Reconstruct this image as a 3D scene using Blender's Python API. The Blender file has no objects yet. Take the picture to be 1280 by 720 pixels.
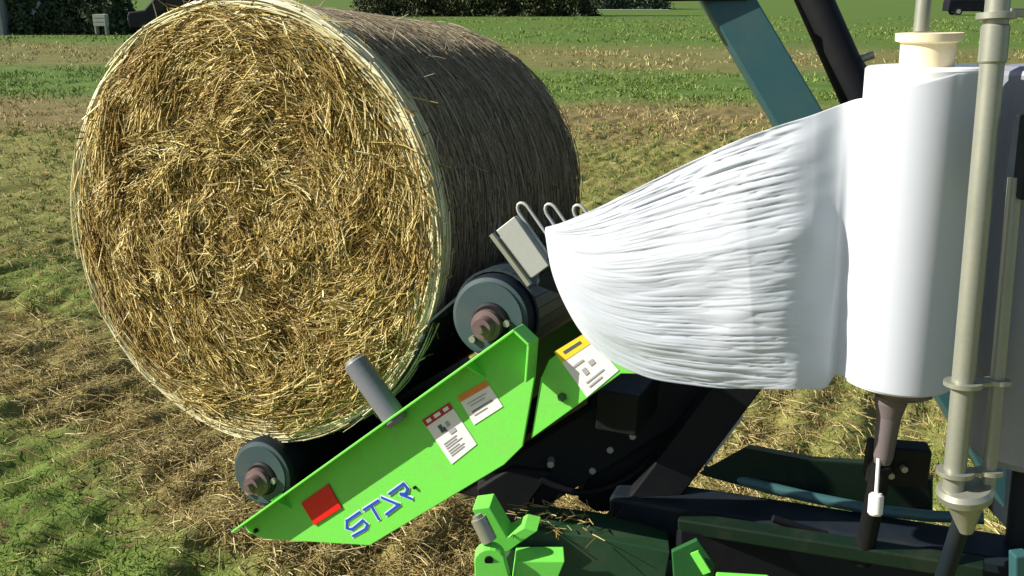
import bpy, math, random
import numpy as np
from mathutils import Vector, Matrix, Quaternion

rnd = random.Random(7)
rng = np.random.default_rng(11)
sc = bpy.context.scene
COL = sc.collection
R = math.radians

# ------------------------------------------------------------------ camera
CAM_H, PITCH, FPX = 2.3, R(17.35), 1200.0          # seen from the tractor seat
cam_d = bpy.data.cameras.new('camera')
cam = bpy.data.objects.new('camera', cam_d); COL.objects.link(cam)
cam.location = (0, 0, CAM_H)
cam.rotation_euler = (math.pi/2 - PITCH, 0, 0)
cam_d.sensor_width = 36.0
cam_d.lens = 36.0*FPX/1280.0
cam_d.clip_start = 0.05
cam_d.clip_end = 3000
sc.camera = cam

# ------------------------------------------------------------------ light
SUN = Vector((-0.845, -0.04, 0.533)).normalized()   # direction towards the sun
el = math.asin(SUN.z); rot = math.atan2(SUN.x, SUN.y)
sd = bpy.data.lights.new('sun', 'SUN'); sd.energy = 5.0; sd.angle = R(0.5); sd.color = (1.0, 0.945, 0.85)
so = bpy.data.objects.new('sun', sd); COL.objects.link(so)
so.rotation_mode = 'QUATERNION'; so.rotation_quaternion = SUN.to_track_quat('Z', 'Y'); so.location = (-20, -5, 20)
w = bpy.data.worlds.new('World'); sc.world = w; w.use_nodes = True
nt = w.node_tree; bg = nt.nodes['Background']
sky = nt.nodes.new('ShaderNodeTexSky'); sky.sky_type = 'NISHITA'; sky.sun_disc = False
sky.sun_elevation = el; sky.sun_rotation = rot % (2*math.pi); sky.air_density = 1.0; sky.dust_density = 1.0
nt.links.new(sky.outputs[0], bg.inputs[0]); bg.inputs[1].default_value = 0.06
sc.view_settings.view_transform = 'Standard'; sc.view_settings.look = 'None'
sc.view_settings.exposure = 0.75; sc.view_settings.gamma = 1.0
try: sc.view_settings.use_curve_mapping = False
except Exception: pass
sc.cycles.max_bounces = 6
sc.cycles.use_denoising = True

# ------------------------------------------------------------------ materials
def srgb(r, g, b):
    f = lambda c: (c/255/12.92 if c/255 <= .04045 else ((c/255+.055)/1.055)**2.4)
    return (f(r), f(g), f(b))

class NM:
    """small node-material helper"""
    def __init__(s, name):
        s.m = bpy.data.materials.new(name); s.m.use_nodes = True
        s.t = s.m.node_tree; s.b = s.t.nodes['Principled BSDF']; s.out = s.t.nodes['Material Output']
        s._co = None
    def n(s, kind, **kw):
        nd = s.t.nodes.new('ShaderNode'+kind)
        for k, v in kw.items(): setattr(nd, k, v)
        return nd
    def l(s, a, b): s.t.links.new(a, b)
    def co(s):
        if s._co is None: s._co = s.n('TexCoord').outputs['Object']
        return s._co
    def noise(s, scale, detail=4, rough=.55, vec=None, stretch=None, rotz=0):
        v = vec or s.co()
        if stretch:
            mp = s.n('Mapping'); mp.inputs['Scale'].default_value = stretch; mp.inputs['Rotation'].default_value = (0, 0, rotz)
            s.l(v, mp.inputs['Vector']); v = mp.outputs[0]
        nd = s.n('TexNoise'); nd.inputs['Scale'].default_value = scale; nd.inputs['Detail'].default_value = detail
        nd.inputs['Roughness'].default_value = rough; s.l(v, nd.inputs['Vector'])
        return nd.outputs['Fac']
    def ramp(s, fac, stops):
        r = s.n('ValToRGB'); e = r.color_ramp.elements
        while len(e) < len(stops): e.new(.5)
        for i, (p, c) in enumerate(stops):
            e[i].position = p; e[i].color = (*c, 1) if len(c) == 3 else c
        s.l(fac, r.inputs[0]); return r.outputs[0]
    def mix(s, fac, a, b, mode='MIX'):
        m = s.n('Mix', data_type='RGBA', blend_type=mode)
        for sock, v in ((m.inputs[0], fac), (m.inputs[6], a), (m.inputs[7], b)):
            if isinstance(v, (int, float)): sock.default_value = v
            elif isinstance(v, tuple): sock.default_value = (*v, 1)
            else: s.l(v, sock)
        return m.outputs[2]
    def math(s, op, a, b=0.0, c=None):
        m = s.n('Math', operation=op)
        for i, v in enumerate((a, b, c)):
            if v is None: continue
            if isinstance(v, (int, float)): m.inputs[i].default_value = v
            else: s.l(v, m.inputs[i])
        return m.outputs[0]
    def bump(s, h, strength=.3, dist=.005):
        b = s.n('Bump'); b.inputs['Strength'].default_value = strength; b.inputs['Distance'].default_value = dist
        s.l(h, b.inputs['Height']); s.l(b.outputs[0], s.b.inputs['Normal'])
    def base(s, c):
        if isinstance(c, tuple): s.b.inputs['Base Color'].default_value = (*c, 1)
        else: s.l(c, s.b.inputs['Base Color'])
    def set(s, rough=.5, metal=0.0, spec=.5, coat=0.0):
        s.b.inputs['Roughness'].default_value = rough; s.b.inputs['Metallic'].default_value = metal
        s.b.inputs['Specular IOR Level'].default_value = spec; s.b.inputs['Coat Weight'].default_value = coat
        return s.m

def paint(name, col, rough=.4, metal=0.0, dirt=(.16, .12, .07), amount=.35, scale=9, bump=.06, coat=0.0):
    """painted or bare steel with field dust on it and slightly uneven gloss"""
    k = NM(name)
    a = k.noise(scale, 6, .65); f = k.ramp(a, [(.5, (0, 0, 0)), (.78, (1, 1, 1))])
    fine = k.noise(scale*14, 3, .6)
    var = k.mix(k.ramp(fine, [(.3, (0, 0, 0)), (.7, (1, 1, 1))]), tuple(c*.95 for c in col), tuple(min(1, c*1.03) for c in col))
    k.base(k.mix(k.math('MULTIPLY', f, amount), var, dirt))
    k.set(rough, metal, .5 if max(col) > .03 else .22, coat)
    k.l(k.math('MULTIPLY_ADD', a, .35, rough-.12), k.b.inputs['Roughness'])
    k.bump(fine, bump, .002)
    return k.m

M = {}
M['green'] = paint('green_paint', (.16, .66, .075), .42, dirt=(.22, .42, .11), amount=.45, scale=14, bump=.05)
M['green_dark'] = paint('green_paint_shaded', (.012, .10, .018), .5, amount=.12)  # the machine's green with the shade of its underside put into the colour
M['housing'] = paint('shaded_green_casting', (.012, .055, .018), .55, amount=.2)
M['shade_green'] = paint('green_paint_deep_shade', (.004, .015, .0065), .55, amount=.12)  # green of the base rail and cover, darkened to carry their deep shade
M['teal'] = paint('dark_teal_paint', (.030, .095, .100), .38, amount=.18)
M['teal_cap'] = paint('grey_teal_paint', (.034, .062, .069), .45, amount=.2)
M['black'] = paint('black_paint', (.006, .0065, .008), .55, amount=.06)
M['navy'] = paint('navy_paint', (.008, .014, .020), .5, amount=.06)  # near black: the base beam's shade is put into this colour
M['steel'] = paint('zinc_steel', (.36, .365, .30), .36, .6, dirt=(.3, .28, .2), amount=.3)
M['pole'] = paint('cream_grey_pole', (.30, .31, .255), .36, .45, dirt=(.3, .28, .2), amount=.25)
M['galv'] = paint('galvanised_plate', (.42, .44, .41), .42, .35, amount=.2)
M['grey_roller'] = paint('grey_roller_paint', (.25, .265, .31), .38, .1, amount=.12)
M['guide'] = paint('grey_plastic', (.17, .18, .20), .38, amount=.15)
M['rust'] = paint('rusty_hub', (.13, .085, .08), .6, .3, dirt=(.25, .2, .17), amount=.4, scale=40)
M['brown_plate'] = paint('brown_plate', (.13, .105, .11), .5, amount=.3)
M['cream'] = paint('cream_plastic', (.80, .70, .46), .5, amount=.1)
M['rubber'] = paint('black_belt_rubber', (.014, .026, .031), .45, amount=.15)
M['red'] = paint('red_reflector', (.72, .012, .010), .3, amount=.05)
M['white_label'] = paint('white_label', (.82, .79, .77), .45, amount=.1, dirt=(.6, .6, .55), scale=30)
M['label_ink'] = paint('label_ink', (.38, .37, .40), .5, amount=.1)
M['ink_dark'] = paint('label_ink_dark', (.08, .09, .10), .5, amount=.1)
M['label_red'] = paint('label_red', (.42, .012, .02), .45, amount=.1)
M['label_orange'] = paint('label_orange', (.72, .22, .03), .45, amount=.1)
M['label_yellow'] = paint('label_yellow', (.78, .62, .03), .45, amount=.15)
M['blue'] = paint('blue_lettering', (.012, .07, .47), .4, amount=.03)
M['white_ink'] = paint('white_lettering_edge', (.66, .84, .84), .45, amount=.03)
M['van_blue'] = paint('dark_blue_vehicle_paint', (.006, .0065, .013), .5, amount=.04, scale=2)
M['glass'] = paint('dark_window_glass', (.015, .018, .02), .12, amount=.05)
M['tyre'] = paint('tyre_rubber', (.02, .02, .02), .8, amount=.3)
M['wall_grey'] = paint('grey_shed_wall', (.34, .35, .38), .7, amount=.2, scale=2)
M['wall_white'] = paint('white_shed_slat', (.70, .70, .72), .6, amount=.2, scale=2)
M['roof'] = paint('dark_roof_sheet', (.07, .075, .085), .6, amount=.2, scale=2)
M['white_box'] = paint('white_box_plastic', (.6, .58, .5), .6, amount=.3, scale=6)

def straw_mat(name, stops, rough=.75, patch=None, patch_scale=7, spec=.2, sat_noise=True, transl=0.0):
    """every stalk its own colour (random per island), with a larger mottling"""
    k = NM(name)
    g = k.n('NewGeometry').outputs['Random Per Island']
    c = k.ramp(g, stops)
    if patch:
        f = k.ramp(k.noise(patch_scale, 3, .6), [(.42, (0, 0, 0)), (.68, (1, 1, 1))])
        c = k.mix(k.math('MULTIPLY', f, .6), c, patch, 'MULTIPLY')
    k.base(c); k.set(rough, 0, spec)
    return k.m
M['straw'] = straw_mat('bale_straw', [(0, (.17, .11, .03)), (.2, (.32, .22, .06)), (.5, (.50, .385, .125)), (.8, (.66, .545, .22)), (1, (.86, .78, .46))], patch=(.50, .36, .22), patch_scale=6.5)
M['straw_pale'] = straw_mat('pale_edge_straw', [(0, (.36, .31, .14)), (.3, (.60, .55, .30)), (.8, (.78, .74, .48)), (1, (.88, .85, .64))])
M['straw_side'] = straw_mat('side_straw', [(0, (.18, .142, .085)), (.4, (.28, .228, .14)), (.8, (.36, .30, .19)), (1, (.52, .455, .31))], patch=(.82, .78, .74))  # duller than the end straw, with some of the side's shade in the colour
M['straw_ground'] = straw_mat('field_straw', [(0, (.13, .09, .03)), (.3, (.29, .22, .08)), (.6, (.44, .35, .14)), (.85, (.57, .48, .22)), (1, (.74, .66, .38))], patch=(.62, .55, .36), patch_scale=1.2)
M['grass'] = straw_mat('field_grass', [(0, (.09, .14, .025)), (.4, (.145, .21, .045)), (.75, (.205, .265, .065)), (1, (.32, .34, .12))], patch=(.7, .8, .6), patch_scale=.8)
M['bale_core'] = (lambda k: (k.base(k.ramp(k.noise(60, 5, .7), [(.3, (.10, .07, .025)), (.7, (.30, .22, .08))])), k.bump(k.noise(90, 4), .8, .01), k.set(.85))[-1])(NM('bale_inside'))
def side_core():
    k = NM('bale_side_mass')
    c = k.ramp(k.noise(55, 5, .7), [(.3, (.18, .145, .085)), (.7, (.33, .27, .165))])
    k.base(c); k.bump(k.noise(120, 4), .8, .008); return k.set(.85)
M['side_core'] = side_core()
M['net'] = paint('pale_net_thread', (.26, .225, .155), .6, amount=0)

def film_mat():
    k = NM('white_stretch_film')
    k.base((.85, .88, .94)); k.set(.30, 0, .5)
    k.b.inputs['Subsurface Weight'].default_value = 0.0
    tr = k.n('BsdfTranslucent'); tr.inputs[0].default_value = (.80, .84, .90, 1)
    mx = k.n('MixShader'); mx.inputs[0].default_value = .45
    k.l(k.b.outputs[0], mx.inputs[1]); k.l(tr.outputs[0], mx.inputs[2]); k.l(mx.outputs[0], k.out.inputs[0])
    k.bump(k.noise(70, 3, .6, stretch=(.25, 1, 1)), .10, .003)
    return k.m
M['film'] = film_mat()
def roll_mat():
    k = NM('white_film_roll'); k.base((.86, .87, .89)); k.set(.28, 0, .5)
    k.bump(k.noise(14, 3, .6, stretch=(1, 1, .15)), .08, .004); return k.m
M['film_roll'] = roll_mat()

# ------------------------------------------------------------------ mesh helpers
class MB:
    def __init__(s): s.v = []; s.f = []; s.mi = []; s.sm = []
    def add(s, vs, fs, mi=0, smooth=False):
        o = len(s.v); s.v += [Vector(p) for p in vs]
        for f in fs: s.f.append([i+o for i in f]); s.mi.append(mi); s.sm.append(smooth)
        return s
    def prism(s, pts, ext, mi=0):
        """polygon pts (world points) extruded by vector ext"""
        n = len(pts); pts = [Vector(p) for p in pts]; e = Vector(ext)
        nrm = Vector((0, 0, 0))
        for i in range(n):
            a, b = pts[i], pts[(i+1) % n]; nrm += a.cross(b)
        if nrm.dot(e) < 0: pts = pts[::-1]
        vs = pts + [p+e for p in pts]
        fs = [list(range(n))[::-1], list(range(n, 2*n))] + [[i, (i+1) % n, n+(i+1) % n, n+i] for i in range(n)]
        return s.add(vs, fs, mi)
    def box(s, c, ax, size, mi=0):
        c = Vector(c); a = [Vector(x).normalized()*(sz/2) for x, sz in zip(ax, size)]
        return s.prism([c-a[0]-a[1]-a[2], c+a[0]-a[1]-a[2], c+a[0]+a[1]-a[2], c-a[0]+a[1]-a[2]], a[2]*2, mi)
    def beam(s, p0, p1, wdt, hgt, up=(0, 0, 1), mi=0):
        p0, p1 = Vector(p0), Vector(p1); d = (p1-p0); L = d.length; d.normalize()
        x = d.cross(Vector(up)).normalized(); z = x.cross(d)
        return s.box((p0+p1)/2, (x, z, d), (wdt, hgt, L), mi)
    def tube(s, p0, p1, r0, r1=None, seg=28, mi=0, cap=True):
        return s.lathe(p0, p1, [(0, r0), (1, r0 if r1 is None else r1)], seg, mi, cap)
    def lathe(s, p0, p1, prof, seg=32, mi=0, cap=True):
        """profile [(t along axis, radius)]"""
        p0, p1 = Vector(p0), Vector(p1); d = p1-p0; dn = d.normalized()
        x = dn.orthogonal().normalized(); y = dn.cross(x)
        for (ta, ra), (tb, rb) in zip(prof[:-1], prof[1:]):
            vs = []
            for t, r in ((ta, ra), (tb, rb)):
                for i in range(seg):
                    a = 2*math.pi*i/seg
                    vs.append(p0+d*t+(x*math.cos(a)+y*math.sin(a))*r)
            s.add(vs, [[i, (i+1) % seg, seg+(i+1) % seg, seg+i] for i in range(seg)], mi, True)
        if cap:
            for t, r, fl in ((prof[0][0], prof[0][1], True), (prof[-1][0], prof[-1][1], False)):
                if r < 1e-6: continue
                vs = [p0+d*t+(x*math.cos(2*math.pi*i/seg)+y*math.sin(2*math.pi*i/seg))*r for i in range(seg)]
                s.add(vs, [list(range(seg))[::-1] if fl else list(range(seg))], mi)
        return s
    def pipe(s, pts, r, seg=10, mi=0):
        pts = [Vector(p) for p in pts]; rings = []
        x = None
        for i, p in enumerate(pts):
            d = (pts[min(i+1, len(pts)-1)]-pts[max(i-1, 0)]).normalized()
            x = d.orthogonal().normalized() if x is None else (x-d*x.dot(d)).normalized()
            y = d.cross(x)
            rings.append([p+(x*math.cos(2*math.pi*k/seg)+y*math.sin(2*math.pi*k/seg))*r for k in range(seg)])
        vs = sum(rings, [])
        fs = [[i*seg+k, i*seg+(k+1) % seg, (i+1)*seg+(k+1) % seg, (i+1)*seg+k] for i in range(len(pts)-1) for k in range(seg)]
        s.add(vs, fs, mi, True)
        s.add(rings[0], [list(range(seg))[::-1]], mi); s.add(rings[-1], [list(range(seg))], mi)
        return s
    def build(s, name, mats, parent=None, origin=None, bevel=0.0, label=None):
        org = Vector(origin) if origin is not None else (Vector(parent['_o']) if parent is not None and '_o' in parent else Vector((0, 0, 0)))
        me = bpy.data.meshes.new(name)
        me.from_pydata([tuple(v-org) for v in s.v], [], s.f)
        mats = mats if isinstance(mats, (list, tuple)) else [mats]
        for m in mats: me.materials.append(m)
        me.polygons.foreach_set('material_index', s.mi); me.polygons.foreach_set('use_smooth', s.sm); me.update()
        o = bpy.data.objects.new(name, me); COL.objects.link(o)
        if parent is not None: o.parent = parent
        else: o.location = org
        o['_o'] = tuple(org)
        if bevel:
            b = o.modifiers.new('bevel', 'BEVEL'); b.width = bevel; b.segments = 2; b.limit_method = 'ANGLE'; b.angle_limit = R(40)
        if label: o['label'] = label
        return o

def np_obj(name, verts, faces, mat, parent=None, smooth=False):
    """mesh from numpy quads/tris (all faces the same size)"""
    org = np.array(parent['_o']) if parent is not None else np.zeros(3)
    me = bpy.data.meshes.new(name); nv, nf, k = len(verts), len(faces), faces.shape[1]
    me.vertices.add(nv); me.vertices.foreach_set('co', (verts-org).astype(np.float32).ravel())
    me.loops.add(nf*k); me.loops.foreach_set('vertex_index', faces.astype(np.int32).ravel())
    me.polygons.add(nf); me.polygons.foreach_set('loop_start', np.arange(0, nf*k, k, dtype=np.int32))
    me.polygons.foreach_set('loop_total', np.full(nf, k, dtype=np.int32))
    if smooth: me.polygons.foreach_set('use_smooth', np.ones(nf, dtype=bool))
    me.materials.append(mat); me.update(calc_edges=True); me.validate()
    o = bpy.data.objects.new(name, me); COL.objects.link(o)
    if parent is not None: o.parent = parent
    o['_o'] = tuple(org)
    return o

def thing(name, label, cat, loc=(0, 0, 0), group=None):
    o = bpy.data.objects.new(name, None); COL.objects.link(o); o.location = loc; o.empty_display_size = .2
    o['label'] = label; o['category'] = cat; o['_o'] = tuple(loc)
    if group: o['group'] = group
    return o
def struct(o): o['kind'] = 'structure'; return o

def unit(a): return a/np.maximum(np.linalg.norm(a, axis=-1, keepdims=True), 1e-9)

def stalks(p, d, up, length, width, bend, seg=2):
    """triangular-section stalks: root p, direction d, bending towards up; numpy arrays"""
    n = len(p); d = unit(d); side = unit(np.cross(d, up)); upp = np.cross(side, d)
    rings = []
    for i in range(seg+1):
        t = i/seg
        c = p + d*(length*t)[:, None] + upp*(bend*length*t*t)[:, None]
        wd = width*(1-.35*t)
        for a in (math.pi/2, math.pi*7/6, math.pi*11/6):
            rings.append(c + side*(np.cos(a)*wd)[:, None] + upp*(np.sin(a)*wd)[:, None])
    V = np.stack(rings, 1)                                  # n, (seg+1)*3, 3
    f = []
    for i in range(seg):
        for k in range(3):
            f.append([i*3+k, i*3+(k+1) % 3, (i+1)*3+(k+1) % 3, (i+1)*3+k])
    f = np.array(f); m = (seg+1)*3
    F = (f[None]+(np.arange(n)*m)[:, None, None]).reshape(-1, 4)
    return V.reshape(-1, 3), F

def blades(p, d, up, length, width, bend):
    """flat tapering two-quad blades"""
    d = unit(d); side = unit(np.cross(d, up)); upp = np.cross(side, d); r = []
    for t, wk in ((0, 1), (.5, .8), (1, .12)):
        c = p + d*(length*t)[:, None] + upp*(bend*length*t*t)[:, None]
        r += [c-side*(width*wk)[:, None], c+side*(width*wk)[:, None]]
    V = np.stack(r, 1); f = np.array([[0, 1, 3, 2], [2, 3, 5, 4]]); n = len(p)
    return V.reshape(-1, 3), (f[None]+(np.arange(n)*6)[:, None, None]).reshape(-1, 4)

def join(parts):
    V, F, o = [], [], 0
    for v, f in parts: V.append(v); F.append(f+o); o += len(v)
    return np.concatenate(V), np.concatenate(F)

# vectorised value noise
_T = rng.random((256, 256))
def vnoise(x, y):
    xi, yi = np.floor(x).astype(int), np.floor(y).astype(int); fx, fy = x-xi, y-yi
    fx = fx*fx*(3-2*fx); fy = fy*fy*(3-2*fy)
    g = lambda a, b: _T[a & 255, b & 255]
    return (g(xi, yi)*(1-fx)+g(xi+1, yi)*fx)*(1-fy)+(g(xi, yi+1)*(1-fx)+g(xi+1, yi+1)*fx)*fy
def fbm(x, y, o=4):
    s, a, t = 0, 1, 0
    for i in range(o): s = s+a*vnoise(x*2**i+17.3*i, y*2**i+5.1*i); t += a; a *= .5
    return s/t

# ------------------------------------------------------------------ field
ROW = np.array([.44, .90]); ROWN = np.array([.90, -.44])     # direction of the mown rows near the machine
def along(x, y): return x*ROW[0]+y*ROW[1]
def across(x, y): return x*ROWN[0]+y*ROWN[1]
def straw_mask(x, y):
    """0..1: where chopped straw lies (a diagonal windrow), else regrowth"""
    c = across(x, y); a = along(x, y)
    m = fbm(c*1.1+3, a*.45+8, 4)
    q = x+1.02*y+.30*(fbm(x*1.7+2, y*1.7, 3)-.5)*2                                # distance across the windrow that runs past the near end of the bale
    lft = np.clip((.4-x)/1.2, 0, 1)
    wind = np.exp(-((q-2.95)/.50)**2)*.75*lft
    wind2 = np.exp(-((x-.6)/1.6)**2-((y-4.9)/1.2)**2)*.28
    green = np.exp(-((q-1.55)/.75)**2)*.95*lft
    green2 = np.exp(-((q-4.15)/.55)**2)*.42*lft
    green3 = np.exp(-((x-2.2)/.9)**2-((y-5.4)/.8)**2)*.30
    return np.clip((m-.42)*2.2+.34+wind+wind2-green-green2-green3, 0, 1)
def height(x, y):
    near = .85*np.clip((30-y)/22, 0, 1)*np.clip((30-np.abs(x))/20, 0, 1)
    c = across(x, y); a = along(x, y)
    h = (fbm(c*4.5, a*2.2, 3)-.5)*.15 + (fbm(x*9, y*9, 3)-.5)*.085 + (fbm(x*.9, y*.9, 2)-.5)*.10
    h = h + .034*np.sin(c*2*math.pi/.26)*fbm(x*1.3, y*1.3, 2)
    return h*near - .03
def spaced(lo, hi, step, far_lo, far_hi, g=1.16):
    a = list(np.arange(lo, hi+1e-6, step)); d = step; x = hi
    while x < far_hi: d *= g; x += d; a.append(x)
    d = step; x = lo
    while x > far_lo: d *= g; x -= d; a.insert(0, x)
    return np.array(a)
gx = spaced(-4.6, 4.2, .035, -900, 900, 1.05); gy = np.concatenate([spaced(3.0, 9.5, .035, -120, 9.51, 1.12)[:-1], spaced(9.53, 18.0, .06, 9.52, 1500, 1.07)[1:]])
GX, GY = np.meshgrid(gx, gy); GZ = height(GX, GY)
nx, ny = len(gx), len(gy)
V = np.stack([GX, GY, GZ], -1).reshape(-1, 3)
idx = np.arange(nx*ny).reshape(ny, nx)
F = np.stack([idx[:-1, :-1], idx[:-1, 1:], idx[1:, 1:], idx[1:, :-1]], -1).reshape(-1, 4)

def ground_mat():
    k = NM('field_ground')
    co = k.co(); sep = k.n('SeparateXYZ'); k.l(co, sep.inputs[0]); X, Y = sep.outputs[0], sep.outputs[1]
    at = k.n('Attribute', attribute_name='straw_cover').outputs['Fac']
    n1 = k.noise(1.3, 5, .65); n2 = k.noise(9, 5, .7); n3 = k.noise(60, 4, .7)
    soil = k.ramp(n3, [(.3, (.10, .075, .035)), (.7, (.24, .18, .085))])
    dry = k.ramp(n3, [(.28, (.17, .135, .05)), (.5, (.32, .26, .10)), (.75, (.47, .39, .17))])
    grn = k.ramp(n3, [(.28, (.075, .125, .022)), (.5, (.15, .22, .042)), (.75, (.23, .29, .07))])
    near = k.mix(at, grn, dry)
    near = k.mix(k.ramp(n2, [(.52, (0, 0, 0)), (.66, (1, 1, 1))]), near, soil)
    # far field: strips across the view, each with its own crop
    wob = k.math('MULTIPLY_ADD', k.noise(.18, 3, .6), 5.0, -2.5)
    wob2 = k.math('MULTIPLY_ADD', k.noise(2.2, 4, .7), 1.6, -.8)
    yy = k.math('ADD', k.math('ADD', Y, wob), wob2)
    yy = k.math('MULTIPLY_ADD', X, .12, yy)
    t = k.math('DIVIDE', yy, 120.0)
    tan = k.ramp(k.noise(3.0, 5, .7), [(.3, (.155, .165, .045)), (.55, (.25, .235, .08)), (.75, (.37, .32, .14))])
    green = k.ramp(k.noise(1.6, 5, .7, stretch=(1, .6, 1)), [(.3, (.07, .125, .022)), (.55, (.115, .185, .038)), (.75, (.19, .235, .065))])
    brown = k.ramp(k.noise(1.8, 5, .7), [(.3, (.13, .12, .045)), (.55, (.24, .18, .085)), (.75, (.34, .25, .13))])
    olive = k.mix(k.ramp(k.noise(.22, 4, .65), [(.50, (0, 0, 0)), (.68, (.7, .7, .7))]), k.ramp(k.noise(2.5, 5, .75), [(.3, (.06, .125, .018)), (.7, (.125, .20, .036))]), k.ramp(k.noise(2.1, 5, .75), [(.3, (.11, .11, .035)), (.7, (.19, .17, .06))]))
    pos = lambda y: y/120.0
    z1 = k.ramp(t, [(pos(15.0), (0, 0, 0)), (pos(16.6), (1, 1, 1))])
    z2 = k.ramp(t, [(pos(19.6), (0, 0, 0)), (pos(21.8), (1, 1, 1))])
    z3 = k.ramp(t, [(pos(27.8), (0, 0, 0)), (pos(30.8), (1, 1, 1))])
    z4 = k.ramp(t, [(pos(38.5), (0, 0, 0)), (pos(45.0), (1, 1, 1))])
    far = k.mix(z1, tan, brown); far = k.mix(z2, far, green); far = k.mix(z3, far, k.mix(.35, brown, green)); far = k.mix(z4, far, olive)
    zn = k.ramp(k.math('DIVIDE', k.math('ADD', Y, wob), 20.0), [(6.5/20, (0, 0, 0)), (10.5/20, (1, 1, 1))])
    k.base(k.mix(1.0, k.mix(zn, near, far), (.84, .87, .74), 'MULTIPLY')); k.set(.9, 0, .2)
    hh = k.math('ADD', k.math('MULTIPLY', n2, .6), k.math('MULTIPLY', n3, .4))
    k.bump(hh, .9, .035)
    return k.m
ground = struct(np_obj('ground', V, F, ground_mat(), smooth=True))
at = ground.data.attributes.new('straw_cover', 'FLOAT', 'POINT')
at.data.foreach_set('value', straw_mask(GX, GY).astype(np.float32).ravel())

def scatter(n, y0, y1, bias=1.0, spread=.62, pad=.5):
    """points over the wedge the field is seen through, and a margin beside it"""
    y = y0+(y1-y0)*rng.random(n)**bias; x = (rng.random(n)*2-1)*(y*spread+pad)
    return x, y
parts = []
def lay(n, y0, y1, bias, lmin, lmax, wd, keep, pitch=.16):
    x, y = scatter(n, y0, y1, bias); m = keep(x, y) > rng.random(n); x, y = x[m], y[m]; n = len(x)
    base_a = math.atan2(ROW[1], ROW[0])
    a = np.where(rng.random(n) < .45, base_a+rng.normal(0, .5, n), rng.random(n)*2*math.pi)
    d = np.stack([np.cos(a), np.sin(a), rng.normal(.02, pitch, n)], -1)
    L = lmin+(lmax-lmin)*rng.random(n)**1.6
    p = np.stack([x, y, height(x, y)+.006+rng.random(n)*.022], -1)
    return stalks(p, d, np.tile([0., 0, 1], (n, 1)), L, wd*(.6+.8*rng.random(n)), rng.normal(-.05, .16, n))
parts.append(lay(52000, 3.1, 9.5, 1.5, .03, .17, .0021, lambda x, y: straw_mask(x, y)*.95+.05))
parts.append(lay(16000, 7.5, 16.5, 1.2, .05, .20, .0032, lambda x, y: straw_mask(x, y)*.5+.2))
# clods of tangled straw on the windrow
nc = 800; cx, cy = scatter(nc*3, 3.2, 8.5, 1.3); kk = straw_mask(cx, cy) > .60; cx, cy = cx[kk][:nc], cy[kk][:nc]
q = 26; px_ = np.repeat(cx, q)+rng.normal(0, .045, len(cx)*q); py_ = np.repeat(cy, q)+rng.normal(0, .045, len(cx)*q)
dz = np.clip(.055-((px_-np.repeat(cx, q))**2+(py_-np.repeat(cy, q))**2)*9, 0, .06)*rng.random(len(px_))
an = rng.random(len(px_))*2*math.pi
parts.append(stalks(np.stack([px_, py_, height(px_, py_)+dz], -1), np.stack([np.cos(an), np.sin(an), rng.normal(.15, .3, len(an))], -1), np.tile([0., 0, 1], (len(an), 1)), .04+.09*rng.random(len(an)), .0024*(.7+.6*rng.random(len(an))), rng.normal(-.3, .2, len(an))))
# cut stubble stems standing in tufts along the rows
nt_ = 4600; tx, ty = scatter(nt_, 4.2, 17.5, .95); c = across(tx, ty); a_ = along(tx, ty)
c = np.round(c/.30)*.30+rng.normal(0, .035, nt_); tx, ty = c*ROWN[0]+a_*ROW[0], c*ROWN[1]+a_*ROW[1]
q = 9; sx = np.repeat(tx, q)+rng.normal(0, .022, nt_*q); sy = np.repeat(ty, q)+rng.normal(0, .022, nt_*q); n = nt_*q
scl = np.repeat(1+np.clip((ty-7)/9, 0, 1)*.9, q)
parts.append(stalks(np.stack([sx, sy, height(sx, sy)-.01], -1), np.stack([rng.normal(0, .35, n), rng.normal(0, .35, n), np.ones(n)], -1), np.tile([0., 1, 0], (n, 1)), (.02+.05*rng.random(n)), .0022*scl*(.7+.6*rng.random(n)), rng.normal(0, .15, n)))
v, f = join(parts)
o = np_obj('straw_litter', v, f, M['straw_ground']); o['kind'] = 'stuff'; o['label'] = 'loose chopped straw and cut stubble stems lying over the field'; o['category'] = 'straw'

parts = []
def grow(n, y0, y1, bias, lmin, lmax, wd, keep, lean=.55, zoff=0.0):
    x, y = scatter(n, y0, y1, bias); m = keep(x, y) > rng.random(n); x, y = x[m], y[m]; n = len(x)
    d = np.stack([rng.normal(0, lean, n), rng.normal(0, lean, n), np.ones(n)*.8], -1); a = rng.random(n)*2*math.pi
    return blades(np.stack([x, y, height(x, y)-.008], -1), d, np.stack([np.cos(a), np.sin(a), 0*a], -1), lmin+(lmax-lmin)*rng.random(n), wd*(.6+.8*rng.random(n)), rng.normal(.25, .25, n))
tuft = lambda x, y: np.clip((fbm(x*3.1+9, y*3.1, 3)-.40)*5, 0, 1)
parts.append(grow(70000, 3.1, 9.5, 1.45,   .018, .055, .0028, lambda x, y: np.clip(1.12-straw_mask(x, y)*1.25, .03, 1)*(.25+.75*tuft(x, y))))
parts.append(grow(15000, 8, 16.5, 1.1, .03, .085, .006, lambda x, y: (.2+.8*tuft(x*.6, y*.6))*.8))
parts.append(grow(62000, 18.3, 31.5, 1.0, .04, .13, .011, lambda x, y: tuft(x*.30, y*.30)**1.2*np.clip((y+.12*x-20.4+2.2*(fbm(x*.5, y*.5+7, 3)-.5)*2)/1.8, 0, 1)*np.clip((29.3-y-.12*x+3*(fbm(x*.4+5, y*.4, 3)-.5)*2)/3.0, 0, 1)))
parts.append(grow(26000, 42, 84, 1.0, .07, .20, .022, lambda x, y: tuft(x*.12, y*.12)**1.5*np.clip((y-42)/5, 0, 1)))
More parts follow.
